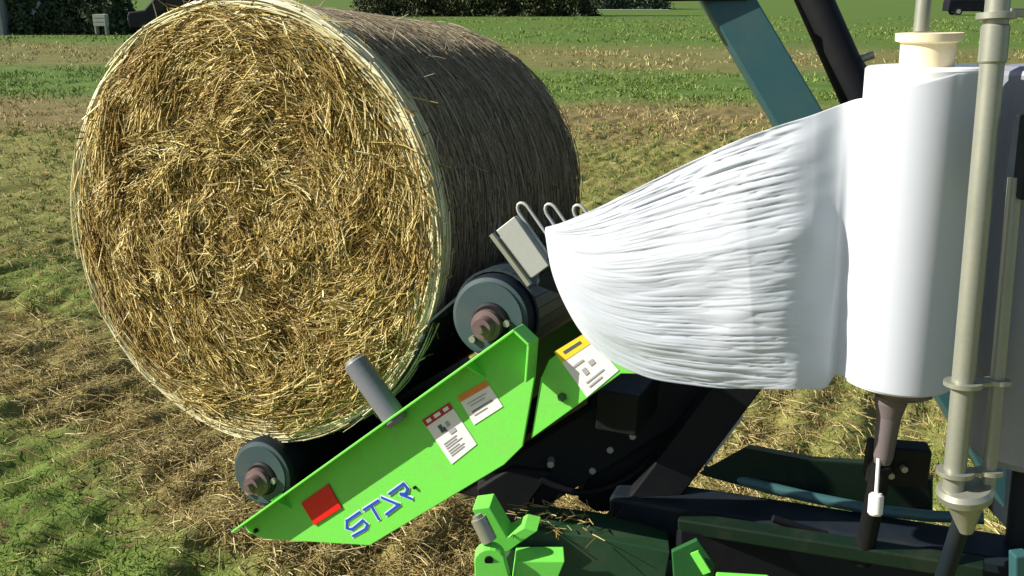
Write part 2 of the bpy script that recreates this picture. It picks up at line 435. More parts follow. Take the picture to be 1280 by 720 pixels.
# darker weeds in tufts over the stubble
nw = 2300; wx, wy = scatter(nw, 5.0, 17.5, .9); q = 12; n = nw*q
wx, wy = np.repeat(wx, q)+rng.normal(0, .03, n), np.repeat(wy, q)+rng.normal(0, .03, n); a = rng.random(n)*2*math.pi; sc_ = 1+np.clip((wy-6)/10, 0, 1)*.8
parts.append(blades(np.stack([wx, wy, height(wx, wy)-.008], -1), np.stack([rng.normal(0, .6, n), rng.normal(0, .6, n), np.ones(n)*.8], -1), np.stack([np.cos(a), np.sin(a), 0*a], -1), (.025+.035*rng.random(n))*sc_, .0038*sc_, rng.normal(.2, .25, n)))
v, f = join(parts)
o = np_obj('grass', v, f, M['grass']); o['kind'] = 'stuff'; o['label'] = 'short green grass sprouting in patches and strips over the field'; o['category'] = 'grass'
parts = [grow(15000, 14.6, 21.6, 1.0, .04, .13, .009, lambda x, y: tuft(x*.4, y*.4)*np.clip((y+.12*x-15.2)/1.2, 0, 1)*np.clip((21-y-.12*x)/1.2, 0, 1)), grow(14000, 28, 44, 1.0, .06, .17, .014, lambda x, y: tuft(x*.25, y*.25)**1.5*np.clip((y+.12*x-28.5)/2.5, 0, 1)*np.clip((43-y-.12*x)/4, 0, 1))]
v, f = join(parts)
o = np_obj('dry_grass', v, f, M['straw_ground']); o['kind'] = 'stuff'; o['label'] = 'dry brown grass in strips between the green strips'; o['category'] = 'dry grass'

# ------------------------------------------------------------------ bale (its own frame: u right, v up, n out of the near end)
C = np.array([-.683, 2.384, 1.717])
Uv = np.array([.91961, -.39283, 0.]); Vv = np.array([.0356, .08333, .99589]); Nv = np.array([-.39121, -.91583, .09061])
def fr(u, v, w): return C+np.multiply.outer(u, Uv)+np.multiply.outer(v, Vv)+np.multiply.outer(w, Nv)
def P(u, v, w): return Vector(C+u*Uv+v*Vv+w*Nv)
NV, UV_, VV_ = Vector(Nv), Vector(Uv), Vector(Vv)
RB, LB = .56, 1.0
bale = thing('round_bale', 'round straw bale tied in pale net, resting on the two rollers of the wrapper', 'straw bale', tuple(C-Vv*RB))
# solid mass of the bale: side and both ends, rounded edge, slightly lumpy
na, prof = 220, []
for w_ in np.linspace(-LB+.02, -.035, 40): prof.append((RB-.006, w_))
prof = [(.02, -LB-.01), (RB*.5, -LB-.004), (RB-.05, -LB+.0)] + prof + [(RB-.012, -.018), (RB-.028, -.008)] + [(r, -.006) for r in np.linspace(RB-.05, .004, 26)]
A = np.linspace(0, 2*math.pi, na, endpoint=False)
pr = np.array(prof); rr = pr[:, 0][:, None]; ww = pr[:, 1][:, None]+0*A[None]
lump = (fbm(A[None]*9+0*rr, ww*9+31, 3)-.5)*.018*(rr > .4)
face_l = np.where(ww > -.012, np.clip((RB-.012-rr)/.05, 0, 1)*(fbm(np.cos(A)[None]*rr*22+50, np.sin(A)[None]*rr*16+50, 3)-.5)*.062, 0)
rad = rr+lump
v = fr(rad*np.cos(A), rad*np.sin(A), ww+face_l).reshape(-1, 3)
ii = np.arange(len(prof)*na).reshape(len(prof), na); jj = np.roll(ii, -1, 1)
f = np.stack([ii[:-1], jj[:-1], jj[1:], ii[1:]], -1).reshape(-1, 4)
body = np_obj('bale_body', v, f, M['side_core'], bale, True)
body.data.materials.append(M['bale_core'])
fm = np.zeros(len(f), int); rows = np.repeat(np.arange(len(prof)-1), na); fm[rows >= 44] = 1
body.data.polygons.foreach_set('material_index', fm)

def ring_dirs(phi): return np.cos(phi), np.sin(phi)
parts = []
# near end: stalks wound round the axis, tangled towards the middle
n = 40000
rho = (RB-.012)*np.sqrt(rng.random(n)); phi = rng.random(n)*2*math.pi
cx_, sx_ = np.cos(phi), np.sin(phi)
swirl = fbm(rho*14+cx_*2.0+40, sx_*2.4+20, 3)
jit = rng.normal(0, 1, n)*np.interp(rho, [0, .15, .35, .5, .56], [.8, .45, .34, .22, .12])+(swirl-.5)*np.interp(rho, [0, .3, .5, .56], [6.0, 4.2, 1.6, .4])
ta = phi+math.pi/2+jit+np.where(rng.random(n) < .5, math.pi, 0)
lw = fbm(cx_*rho*16+50, sx_*rho*16+50, 3)
w0 = -.008+(lw-.5)*.062*np.clip((RB-.012-rho)/.05, 0, 1)+.001+rng.random(n)**2*.020
L = np.interp(rho, [0, .25, .56], [.045, .07, .12])*(.35+1.2*rng.random(n)**1.6)
tilt = rng.normal(.02, .16, n)
d = np.multiply.outer(np.cos(ta), Uv)+np.multiply.outer(np.sin(ta), Vv)+np.multiply.outer(tilt, Nv)
p = fr(rho*cx_, rho*sx_, w0)-unit(d)*(L*.5)[:, None]
inw = -(np.multiply.outer(cx_, Uv)+np.multiply.outer(sx_, Vv))
upv = unit(np.tile(Nv, (n, 1))*.6+inw*.8)
parts.append(stalks(p, d, upv, L, .0016*(.45+1.4*rng.random(n)**2), rng.normal(.12, .2, n), 3))
nf_ = 9000; rho2 = (RB-.015)*np.sqrt(rng.random(nf_)); ph2 = rng.random(nf_)*2*math.pi; c2_, s2_ = np.cos(ph2), np.sin(ph2)
lw2 = fbm(c2_*rho2*16+50, s2_*rho2*16+50, 3); a2_ = ph2+math.pi/2+rng.normal(0, .8, nf_)
d2 = np.multiply.outer(np.cos(a2_), Uv)+np.multiply.outer(np.sin(a2_), Vv)+np.multiply.outer(rng.normal(0, .35, nf_), Nv)
parts.append(blades(fr(rho2*c2_, rho2*s2_, -.004+(lw2-.5)*.062*np.clip((RB-.012-rho2)/.05, 0, 1)+rng.random(nf_)*.014), d2, unit(np.tile(Nv, (nf_, 1))+rng.normal(0, .5, (nf_, 3))), .015+.04*rng.random(nf_), .0016+.0022*rng.random(nf_), rng.normal(0, .5, nf_)))
v, f = join(parts)
o = np_obj('end_straw', v, f, M['straw'], bale); o['kind'] = 'stuff'
# pale strands wound round the near edge
def wound(n, r0, r1, w0, w1, l0, l1, wd, wjit=.0, seg=8, rj=.004):
    phi = rng.random(n)*2*math.pi; r = r0+(r1-r0)*rng.random(n); ws = w0+(w1-w0)*rng.random(n)
    ln = (l0+(l1-l0)*rng.random(n)**1.5)/r; dr = rng.normal(0, rj, n); dw = rng.normal(0, wjit, n); bulge = rng.normal(0, rj*.7, n)
    sgn = np.where(rng.random(n) < .5, 1, -1); rings = []
    wdn = wd*(.6+.8*rng.random(n))
    for i in range(seg+1):
        t = i/seg; a = phi+sgn*ln*t; rad = r+dr*t+bulge*math.sin(math.pi*t); wv = ws+dw*t*ln*r
        ca, sa = np.cos(a), np.sin(a)
        for k in range(3):
            q_ = 2*math.pi*k/3; rr_ = rad+wdn*math.cos(q_); w2 = wv+wdn*math.sin(q_)
            rings.append(fr(rr_*ca, rr_*sa, w2))
    Vx = np.stack(rings, 1); m = (seg+1)*3
    ff = np.array([[i*3+k, i*3+(k+1) % 3, (i+1)*3+(k+1) % 3, (i+1)*3+k] for i in range(seg) for k in range(3)])
    return Vx.reshape(-1, 3), (ff[None]+(np.arange(n)*m)[:, None, None]).reshape(-1, 4)
v, f = join([wound(3600, RB-.020, RB+.006, -.028, .010, .12, .42, .0023, .025), wound(900, RB-.05, RB-.02, -.006, .012, .08, .30, .0019, .02), wound(350, RB-.004, RB+.008, -.05, -.01, .2, .6, .0018, .03)])
o = np_obj('edge_straw', v, f, M['straw_pale'], bale); o['kind'] = 'stuff'; o['label'] = 'pale straw strands wound round the near edge'
# long side: stalks lying round the bale under the net, loose ends standing off
parts = [wound(12000, RB-.005, RB+.002, -LB+.01, -.03, .05, .24, .0015, .16, 4, .003)]
n = 650; phi = rng.random(n)*2*math.pi; ws = -.03-(LB-.05)*rng.random(n)**1.2
ca, sa = np.cos(phi), np.sin(phi)
rd = np.multiply.outer(ca, Uv)+np.multiply.outer(sa, Vv); tg = np.multiply.outer(-sa, Uv)+np.multiply.outer(ca, Vv)
sg = np.where(rng.random(n) < .5, 1., -1.)
d = tg*sg[:, None]+rd*np.abs(rng.normal(.15, .25, n))[:, None]+np.multiply.outer(rng.normal(0, .5, n), Nv)
parts.append(stalks(fr((RB-.005)*ca, (RB-.005)*sa, ws), d, rd, .02+.05*rng.random(n), .0014*(.6+.8*rng.random(n)), rng.normal(-.1, .3, n), 3))
v, f = join(parts)
o = np_obj('side_straw', v, f, M['straw_side'], bale); o['kind'] = 'stuff'
# net: threads round the bale joined by zigzags
mb_v, mb_f = [], []
def thread(rad, ws, amp, k, seg=240):
    a = np.linspace(0, 2*math.pi, seg+1); wv = ws+amp*np.abs(((a*k/(2*math.pi)) % 1)*2-1); r_ = rad
    pts = fr(r_*np.cos(a), r_*np.sin(a), wv); rdv = np.multiply.outer(np.cos(a), Uv)+np.multiply.outer(np.sin(a), Vv)
    t = .0005; ring = np.stack([pts+rdv*t, pts-rdv*t*.5+Nv*t, pts-rdv*t*.5-Nv*t], 1).reshape(-1, 3)
    ff = np.array([[i*3+j, i*3+(j+1) % 3, (i+1)*3+(j+1) % 3, (i+1)*3+j] for i in range(seg) for j in range(3)])
    return ring, ff
v, f = join([thread(RB+.0055, -.05-.045*i, 0, 0) for i in range(21)]+[thread(RB+.0055, -.05-.045*i-.045, .045, 60) for i in range(20)])
np_obj('net_wrap', v, f, M['net'], bale)

# ------------------------------------------------------------------ the bale wrapper
WR = Vector((.45, 1.9, 0.0))
wrap = thing('bale_wrapper', 'green and dark teal bale wrapping machine holding the bale and the film roll', 'bale wrapper', tuple(WR))
AR = Vector(Uv*.766+Vv*.643).normalized()        # along the tilted side arm
AQ = NV.cross(AR).normalized()                   # square to it, up and to the left
# --- side arm: channel with a lip along its upper edge
w_web, lip = .100, .048
top = [(.05, -.765), (.813, -.122)]
web = [(.05, -.765), (.068, -.786), (.118, -.792), (.434, -.735), (.783, -.454), (.826, -.402), (.848, -.236), (.851, -.150), (.813, -.122)]
m = MB(); m.prism([P(a, b, w_web-.008) for a, b in web], NV*.008)
t0, t1 = P(*top[0], w_web), P(*top[1], w_web)
m.prism([t0, t1, t1-AQ*.006, t0-AQ*.006], NV*lip)
c0, c1 = P(.813, -.122, w_web), P(.851, -.150, w_web); e_ = (c1-c0).normalized(); s_ = NV.cross(e_).normalized()
m.prism([c0, c1, c1-s_*.006, c0-s_*.006], NV*lip*.98)
c2 = P(.848, -.236, w_web); e_ = (c2-c1).normalized(); s_ = NV.cross(e_).normalized()
m.prism([c1, c2, c2-s_*.006, c1-s_*.006], NV*lip*.96)
arm = m.build('side_arm', M['green'], wrap, bevel=.0015)
for (a, b) in ((.171, -.652), (.696, -.221)):
    q0 = P(a, b, w_web); MB().prism([q0-AQ*.003, q0-AQ*.05, q0-AQ*.003+NV*(lip-.004)], AR*.005).build('rib', M['green'], arm)
def plate(pts, wv, thick, mb=None, mi=0):
    mb = mb or MB(); mb.prism([P(a, b, wv) for a, b in pts], NV*thick, mi); return mb
plate([(.236, -.664), (.317, -.595), (.356, -.651), (.276, -.716)], w_web+.0006, .004).build('reflector', M['red'], arm, bevel=.001, label='square red reflector')
def quad_in(q, s0, s1, t0_, t1_):
    """sub-rectangle of a label: s along its top edge, t down from it"""
    a, b, c, d = [np.array(p_) for p_ in q]
    g = lambda s, t: tuple((a*(1-s)+b*s)*(1-t)+(d*(1-s)+c*s)*t)
    return [g(s0, t0_), g(s1, t0_), g(s1, t1_), g(s0, t1_)]
def warning_label(q, wv, band, head, marks, parent, label):
    mb = plate(q, wv+.0006, .001)
    plate(quad_in(q, 0.0, 1.0, 0, band), wv+.0018, .0006, mb, 1)
    for s0, s1, a0, a1, k in marks: plate(quad_in(q, s0, s1, a0, a1), wv+.0026, .0004, mb, k)
    return mb.build('warning_label', [M['white_label'], head, M['label_ink'], M['ink_dark']], parent, label=label)
rows = [(.14, .14+.1*rnd.uniform(4, 7), y_, y_+.018, 2) for y_ in (.60, .65, .70, .76, .81, .86)]
warning_label([(.574, -.384), (.643, -.329), (.715, -.417), (.653, -.478)], w_web, .15, M['label_red'],
    [(.1, .26, .04, .11, 0), (.38, .6, .04, .11, 0), (.72, .9, .04, .11, 0), (.3, .42, .26, .42, 3), (.42, .48, .34, .44, 3), (.55, .66, .28, .38, 2), (.5, .72, .46, .54, 2)]+rows, arm, 'white warning label with red heading')
warning_label([(.663, -.311), (.733, -.262), (.776, -.316), (.707, -.372)], w_web, .2, M['label_orange'],
    [(.15, .8, .34, .37, 2), (.2, .7, .44, .47, 2), (.15, .85, .62, .66, 3), (.15, .6, .74, .77, 2)], arm, 'white warning label with orange heading')
# STAR lettering, drawn as strokes
def stroke(mb, pts, width, wv, th, mi):
    for (a, b), (c, d) in zip(pts[:-1], pts[1:]):
        a_, b_ = Vector((a, b)), Vector((c, d)); e = (b_-a_).normalized(); nn = Vector((-e.y, e.x))*width; e = e*width*.75
        plate([tuple(a_-e-nn), tuple(b_+e-nn), tuple(b_+e+nn), tuple(a_-e+nn)], wv, th, mb, mi)
ST = [[(.406, -.652), (.369, -.684), (.369, -.703), (.384, -.703), (.415, -.672), (.428, -.680), (.424, -.692), (.387, -.720)],
      [(.418, -.643), (.458, -.610)], [(.438, -.628), (.460, -.658)],
      [(.468, -.600), (.516, -.608), (.481, -.641)],
      [(.489, -.586), (.527, -.552), (.538, -.562), (.536, -.574), (.520, -.580), (.549, -.585)]]
m = MB()
for i, s in enumerate(ST): stroke(m, s, .0060, w_web+.0005+i*.0001, .0004, 0)
for i, s in enumerate(ST):
    for j, seg_ in enumerate(zip(s[:-1], s[1:])): stroke(m, list(seg_), .0032, w_web+.0018+i*.0003+j*.00003, .0004, 1)
m.build('lettering', [M['white_ink'], M['blue']], arm)
m = MB(); q0 = P(.558, -.555, w_web); m.tube(q0, q0+NV*.006, .004, seg=10); m.build('bolt', M['black'], arm)
m = MB(); q0 = P(.095, -.772, w_web); m.tube(q0, q0+NV*.008, .006, seg=6); m.build('bolt', M['black'], arm)
# --- plate behind the arm, continuing the frame to the right
p2 = [(.859, -.240), (.876, -.196), (.962, -.119), (1.06, -.10), (1.12, -.19), (1.039, -.201), (.842, -.384)]
sp = plate(p2, .083, .008).build('side_plate', M['green'], wrap, bevel=.0015)
ql = [(.888, -.175), (.956, -.123), (1.034, -.194), (.967, -.265)]
warning_label(ql, .091, .24, M['label_yellow'], [(.2, .75, .08, .14, 3), (.15, .5, .4, .44, 2), (.3, .42, .55, .68, 2), (.55, .7, .5, .6, 2), (.2, .75, .78, .81, 2), (.2, .6, .87, .9, 2)], sp, 'worn white warning label with yellow heading')
m = MB(); q0 = P(.911, -.274, .091); m.tube(q0, q0+NV*.007, .010, seg=6); m.build('bolt', M['green_dark'], sp)
# --- two rollers, long axis with the bale
for (a, b, r) in ((.075, -.640, .092), (.714, -.132, .096)):
    m = MB(); m.lathe(P(a, b, -LB-.05), P(a, b, .045), [(0, r-.02), (.01, r), (.99, r), (1, r-.004)], 48)
    ro = m.build('roller', M['navy'], wrap)
    m = MB(); m.lathe(P(a, b, .044), P(a, b, .056), [(0, r-.004), (.4, r-.004), (.6, r-.012), (1, r-.014)], 48); m.build('end_cap', M['teal_cap'], ro)
    m = MB(); q0 = P(a+.006, b-.008, .055); m.lathe(q0, q0+NV*.008, [(0, .046), (.6, .045), (1, .040)], 28); m.build('hub_recess_shade', M['black'], ro)  # black disc painted in for the shaded recess round the hub
    m = MB(); q0 = P(a+.002, b-.014, .05)
    m.lathe(q0, q0+NV*.05, [(0, .038), (.5, .036), (.55, .026), (1, .022)], 24)
    m.lathe(q0+NV*.05, q0+NV*.066, [(0, .012), (1, .011)], 6)
    m.build('hub', M['rust'], ro)
    for du, dv in ((.048, -.004), (-.035, -.052)):
        m = MB(); q1 = P(a+du, b+dv, .055); m.tube(q1, q1+NV*.012, .0085, seg=6); m.build('bolt', M['steel'], ro)
# --- belt slung between the rollers under the bale
m = MB(); path = []
A1, A2, r1, r2 = Vector((.075, -.640)), Vector((.714, -.132)), .096, .100
for k in range(14):
    t = R(200-190*k/13) if False else R(270-100*k/13); path.append((A1.x+r1*math.cos(t), A1.y+r1*math.sin(t)))
for k in range(20):
    t = R(-88+70*k/19); path.append(((RB+.010)*math.cos(t), (RB+.010)*math.sin(t)))
for k in range(16):
    t = R(165-205*k/15); path.append((A2.x+r2*math.cos(t), A2.y+r2*math.sin(t)))
for k in range(len(path)):
    (a, b), (c_, d_) = path[k], path[(k+1) % len(path)]
    m.prism([P(a, b, .012), P(c_, d_, .012), P(c_, d_, -LB), P(a, b, -LB)], Vector(Uv*(d_-b)-Vv*(c_-a)).normalized()*-.006)
m.build('conveyor_belt', M['rubber'], wrap)
# --- far side arm
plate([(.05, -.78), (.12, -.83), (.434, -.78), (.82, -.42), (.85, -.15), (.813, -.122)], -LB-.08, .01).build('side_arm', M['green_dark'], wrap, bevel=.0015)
# --- guide roller on the arm
q0, q1 = P(.400, -.262, .118), P(.520, -.395, .118)
m = MB(); m.lathe(q0, q1, [(0, .020), (.015, .027), (.03, .029), (.95, .029), (1, .024)], 28)
gr = m.build('guide_roller', M['guide'], wrap)
m = MB(); d_ = (q0-q1).normalized(); m.lathe(q0-d_*.002, q0+d_*.006, [(0, .024), (.6, .023), (1, .016)], 24); m.build('end_cap', M['steel'], gr)

# --- film clamp above the second roller: folded plate box, edge bar and a comb of spring loops
cq = P(.800, .052, .085)
def CL(a, b, c): return cq+AR*a+AQ*b+NV*c
m = MB()
m.prism([CL(-.012, -.075, 0), CL(.034, -.075, 0), CL(.034, .052, 0), CL(-.020, .052, 0)], NV*.030)
m.prism([CL(-.034, -.070, -.012), CL(-.014, -.075, -.004), CL(-.022, .046, -.004), CL(-.040, .040, -.012)], NV*.006)
cl = m.build('film_clamp', M['galv'], wrap, bevel=.0015)
m = MB(); m.beam(CL(-.040, -.082, .0), CL(-.046, .056, .0), .009, .014, NV); m.build('edge_bar', M['steel'], cl)
for i in range(4):
    e0 = AR*(.052+.050*i)-AQ*(.032*i); h = .072-.006*i; hw = .012
    pp = lambda a, b: CL(a, b, .012)+e0
    pts = [pp(-hw, -.09), pp(-hw, h-.02)]+[pp(-hw*math.cos(t), h-.02+.018*math.sin(t)) for t in np.linspace(.3, math.pi-.3, 6)]+[pp(hw, h-.02), pp(hw, -.09)]
    m = MB(); m.pipe(pts, .0036, 8); m.build('spring_loop', M['galv'], cl)
MB().beam(CL(.0, -.076, .005), CL(.10, -.27, -.10), .05, .03, NV).build('clamp_bracket', M['navy'], wrap, bevel=.002)
MB().beam(CL(.02, -.07, .005), CL(.22, -.07, .005), .02, .02, NV).build('clamp_rail', M['navy'], wrap, bevel=.002)

def cam_pt(x, y, d):
    cx_, cy_ = (x-640)/FPX, -(y-360)/FPX
    return Vector((cx_*d, (math.cos(PITCH)+cy_*math.sin(PITCH))*d, CAM_H+(-math.sin(PITCH)+cy_*math.cos(PITCH))*d))
# --- tilt frame under the rollers (black)
def cut(pts, d, back, mb=None):
    """flat steel plate: outline measured at distance d, given real thickness away from the viewer"""
    mb = mb or MB(); mb.prism([cam_pt(x, y, d) for x, y in pts], back); return mb
m = MB()
m.beam(cam_pt(622, 622, 2.46), cam_pt(900, 448, 2.46), .15, .10, (0, -1, .3))
cut([(735, 545), (800, 500), (846, 500), (846, 540), (822, 580), (790, 640), (745, 640), (722, 625), (735, 600)], 2.44, (.02, .30, .02), m)
cut([(596, 612), (640, 585), (690, 590), (664, 625), (650, 660), (636, 672), (604, 640)], 2.40, (.0, .10, .02), m)
m.beam(P(.62, -.60, -.95), P(.62, -.60, -.10), .10, .10, VV_)
m.beam(P(.98, -.36, -.95), P(.98, -.36, -.10), .10, .10, VV_)
m.build('tilt_frame', M['black'], wrap, bevel=.004)
for x_, y_, d_ in ((764, 562, 2.42), (792, 545, 2.42), (742, 588, 2.42), (690, 580, 2.39), (800, 640, 2.37)):
    q0 = cam_pt(x_, y_, d_); m = MB(); m.tube(q0+Vector((0, .03, 0)), q0+Vector((-.004, -.012, .004)), .009, seg=6); m.build('bolt', M['galv'], wrap)
b0, b1 = cam_pt(930, 465, 2.36), cam_pt(752, 700, 2.36)
m = MB(); m.beam(b0, b1, .098, .09, (0, -1, .3)); sb = m.build('swing_beam', M['black'], wrap, bevel=.004)
dd = (b1-b0).normalized(); xx = dd.cross(Vector((0, -1, .3))).normalized(); xx = xx if xx.x > 0 else -xx
m = MB(); m.beam(b0+dd*.09+xx*.054+Vector((0, -.03, .01)), b0+dd*.24+xx*.054+Vector((0, -.03, .01)), .007, .006, (0, -1, .3)); m.build('edge_highlight', M['galv'], sb)  # pale strip drawn in for the highlight along the beam's edge
# --- base: long dark beam out to the mast, dark skirt, disc under the turntable
b0, b1 = cam_pt(770, 640, 2.40), cam_pt(1330, 735, 2.02)
m = MB(); m.beam(b0, b1, .12, .15); m.build('base_beam', M['navy'], wrap, bevel=.012)
m = MB(); m.pipe([cam_pt(880, 588, 2.34), cam_pt(940, 604, 2.30), cam_pt(1010, 621, 2.25), cam_pt(1090, 637, 2.19), cam_pt(1160, 645, 2.14), cam_pt(1230, 648, 2.09)], .013, 14); m.build('base_edge_highlight', M['teal'], wrap)  # teal tube standing in for the highlight along the base's upper edge
m = cut([(872, 592), (930, 560), (1010, 575), (1090, 580), (1165, 600), (1165, 650), (1080, 640), (960, 618)], 2.30, (.03, .06, -.02)); m.build('base_cover', M['shade_green'], wrap, bevel=.004)
m = MB(); m.beam(cam_pt(850, 652, 2.22), cam_pt(1230, 712, 1.96), .045, .035); m.build('base_rail', M['shade_green'], wrap, bevel=.004)
m = cut([(850, 662), (1250, 722), (1250, 800), (850, 760)], 2.18, (.0, .05, -.03)); m.build('base_skirt', M['black'], wrap, bevel=.004)
q0 = cam_pt(752, 722, 2.30)-Vector((0, 0, .11))
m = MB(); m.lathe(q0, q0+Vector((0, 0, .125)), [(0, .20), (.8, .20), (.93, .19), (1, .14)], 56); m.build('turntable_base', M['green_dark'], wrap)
m = cut([(590, 637), (612, 634), (634, 672), (655, 660), (672, 664), (634, 690), (620, 688), (606, 668)], 2.14, (.01, .045, .01))
lt = m.build('latch_bracket', M['green'], wrap, bevel=.002)
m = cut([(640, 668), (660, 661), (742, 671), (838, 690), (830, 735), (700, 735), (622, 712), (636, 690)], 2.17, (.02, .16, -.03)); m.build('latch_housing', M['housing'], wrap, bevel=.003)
m = MB(); q1, q2 = cam_pt(598, 648, 2.10), cam_pt(612, 676, 2.10); m.tube(q1, q2, .018, seg=20); e_ = (q1-q2).normalized(); m.tube(q1-e_*.002, q1+e_*.008, .011, seg=12); m.build('latch_pin', M['steel'], lt)
ring = [(612+19*math.cos(k*math.pi/8), 702+15*math.sin(k*math.pi/8)) for k in range(8, 17)]
m = cut(ring+[(640, 735), (594, 735)], 2.08, (0, .03, .003)); lg = m.build('lug', M['green'], wrap, bevel=.002)
q0 = cam_pt(611, 701, 2.078); MB().tube(q0, q0+Vector((0, .02, 0)), .0095, seg=16).build('pin_hole', M['black'], lg)
m = cut([(645, 702), (706, 702), (690, 740), (640, 740)], 2.10, (0, .05, .006)); m.build('base_gusset', M['green'], wrap, bevel=.002)
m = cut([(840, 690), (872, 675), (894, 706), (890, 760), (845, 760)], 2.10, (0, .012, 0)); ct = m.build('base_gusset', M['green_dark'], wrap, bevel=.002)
m = MB(); m.beam(cam_pt(868, 690, 2.09), cam_pt(884, 716, 2.09), .006, .02); m.build('gusset_lit_edge', M['green'], ct)  # brighter green strip paints the lit edge of the gusset
m = MB(); m.beam(cam_pt(895, 730, 2.04), cam_pt(962, 734, 2.02), .05, .03); m.build('base_step', M['green'], wrap, bevel=.004)
m = MB(); m.beam(cam_pt(1274, 690, 1.9), cam_pt(1274, 800, 1.95), .03, .03, (0, 1, 0)); m.build('base_post', M['teal'], wrap, bevel=.004)
for pts, dd_ in (([(672, 596), (700, 612), (735, 618), (775, 606), (810, 580), (838, 545)], 2.40), ([(960, 646), (1000, 660), (1050, 672), (1110, 676), (1170, 680), (1215, 690)], 2.14)):
    tt_ = np.linspace(0, 1, len(pts)); tq = np.linspace(0, 1, 30); sm_ = [np.convolve(np.pad(np.interp(tq, tt_, [p_[k_] for p_ in pts]), 3, 'edge'), np.ones(7)/7, 'valid') for k_ in (0, 1)]
    m = MB(); m.pipe([cam_pt(x_, y_, dd_) for x_, y_ in zip(*sm_)], .009, 10); m.build('hose', M['black'], wrap)
n = 80; t = rng.random(n)
sp_ = np.array([cam_pt(640+105*a, 664+10*a+rng.normal(0, 1.5), 2.16-.0*a) for a in t])+np.stack([0*t, rng.random(n)*.12, .004+.006*rng.random(n)], -1)
an = rng.random(n)*6.28
v, f = stalks(sp_, np.stack([np.cos(an), np.sin(an), rng.normal(0, .06, n)], -1), np.tile([0., 0, 1], (n, 1)), .012+.03*rng.random(n), .0015+0*t, rng.normal(-.05, .1, n))
o = np_obj('straw_wisps', v, f, M['straw_ground']); o['kind'] = 'stuff'; o['label'] = 'loose straw lying on the green frame below the side arm'; o['category'] = 'straw'
# main carrier down to the ground: chassis and two parking legs
m = MB(); m.beam((-.1, 2.05, .80), (1.3, 1.70, .86), .34, .16); m.build('chassis', M['navy'], wrap, bevel=.01)
for (x_, y_) in ((.0, 2.02), (.2, 2.35), (1.1, 1.62), (1.25, 1.85)):
    m = MB(); m.tube((x_, y_, .01), (x_, y_, .80), .035); m.lathe((x_, y_, -.03), (x_, y_, .02), [(0, .10), (.6, .10), (1, .05)]); m.build('support_leg', M['black'], wrap)
MB().beam((.2, 2.35, .80), (.2, 2.02, .80), .12, .12).build('chassis_arm', M['navy'], wrap, bevel=.01)

# --- mast with its thinner companion pole
mt, mbt = Vector((.765, 1.585, 2.345)), Vector((.772, 1.497, 1.455))
mast_dir = (mbt-mt).normalized()
m = MB(); m.tube(mt-mast_dir*.25, mbt, .0185, seg=32); ma = m.build('mast', M['pole'], wrap)
def on_mast(z): return mt+mast_dir*((z-mt.z)/mast_dir.z)
m = MB(); c_ = on_mast(2.258); m.lathe(c_-mast_dir*.006, c_+mast_dir*.006, [(0, .021), (.1, .030), (.9, .030), (1, .021)], 32)
c_ = on_mast(2.215); m.lathe(c_-mast_dir*.03, c_+mast_dir*.03, [(0, .0195), (.05, .0215), (.95, .0215), (1, .0195)], 32); m.build('collar', M['pole'], ma)
pt, pb = Vector((.835, 1.575, 2.0)), Vector((.832, 1.497, 1.455))
m = MB(); m.tube(pt, pb, .0115, seg=24); m.build('brace_pole', M['pole'], wrap)
pd = (pb-pt).normalized()
for z_ in (1.655, 1.495):
    m = MB(); a_, b_ = on_mast(z_), pt+pd*((z_-pt.z)/pd.z)
    m.lathe(a_-mast_dir*.004, a_+mast_dir*.004, [(0, .0190), (.02, .031), (.98, .031), (1, .0190)], 32)
    m.lathe(b_-pd*.004, b_+pd*.004, [(0, .012), (.02, .022), (.98, .022), (1, .012)], 28)
    m.beam(a_+(b_-a_)*.3, b_-(b_-a_)*.25, .024, .0065, (0, 0, 1)); m.build('clamp_ring', M['steel'], ma)
m = MB(); f0 = mbt+Vector((.018, 0, 0))
m.lathe(f0+Vector((0, 0, .014)), f0-Vector((-.016, 0, .075)), [(0, .042), (.10, .047), (.25, .044), (.35, .032), (.6, .024), (1, .012)], 36); m.build('mast_foot', M['steel'], ma)
MB().tube((.80, 1.505, 1.40), (.815, 1.60, 1.09), .016, seg=20).build('mast_socket', M['navy'], wrap)
m = MB(); m.box(Vector((.858, 1.575, 2.035)), ((1, 0, 0), (0, 1, 0), (0, 0, 1)), (.05, .06, .135)); m.build('slider_block', M['navy'], wrap, bevel=.004)
m = MB(); m.beam((.80, 1.60, 2.262), (1.10, 1.64, 2.262), .02, .014); m.build('top_bracket', M['steel'], wrap, bevel=.002)
m = MB(); m.box(Vector((.98, 1.68, 2.27)), ((1, 0, 0), (0, 1, 0), (0, 0, 1)), (.20, .04, .16)); m.build('gear_cover', M['black'], wrap, bevel=.008)
# grey stretch roller right of the mast
g0, g1 = Vector((1.035, 1.846, 2.165)), Vector((1.075, 1.80, 1.38))
m = MB(); m.lathe(g0, g1, [(0, .10), (.01, .118), (.02, .12), (.98, .12), (1, .11)], 48); gro = m.build('stretch_roller', M['grey_roller'], wrap)
m = MB(); m.lathe(g0+Vector((-.001, 0, .04)), g0, [(0, .03), (.3, .045), (.6, .05), (1, .06)], 32); m.build('end_cap', M['steel'], gro)
MB().tube(g1, (1.09, 1.80, 1.15), .03, seg=20).build('roller_post', M['navy'], wrap)
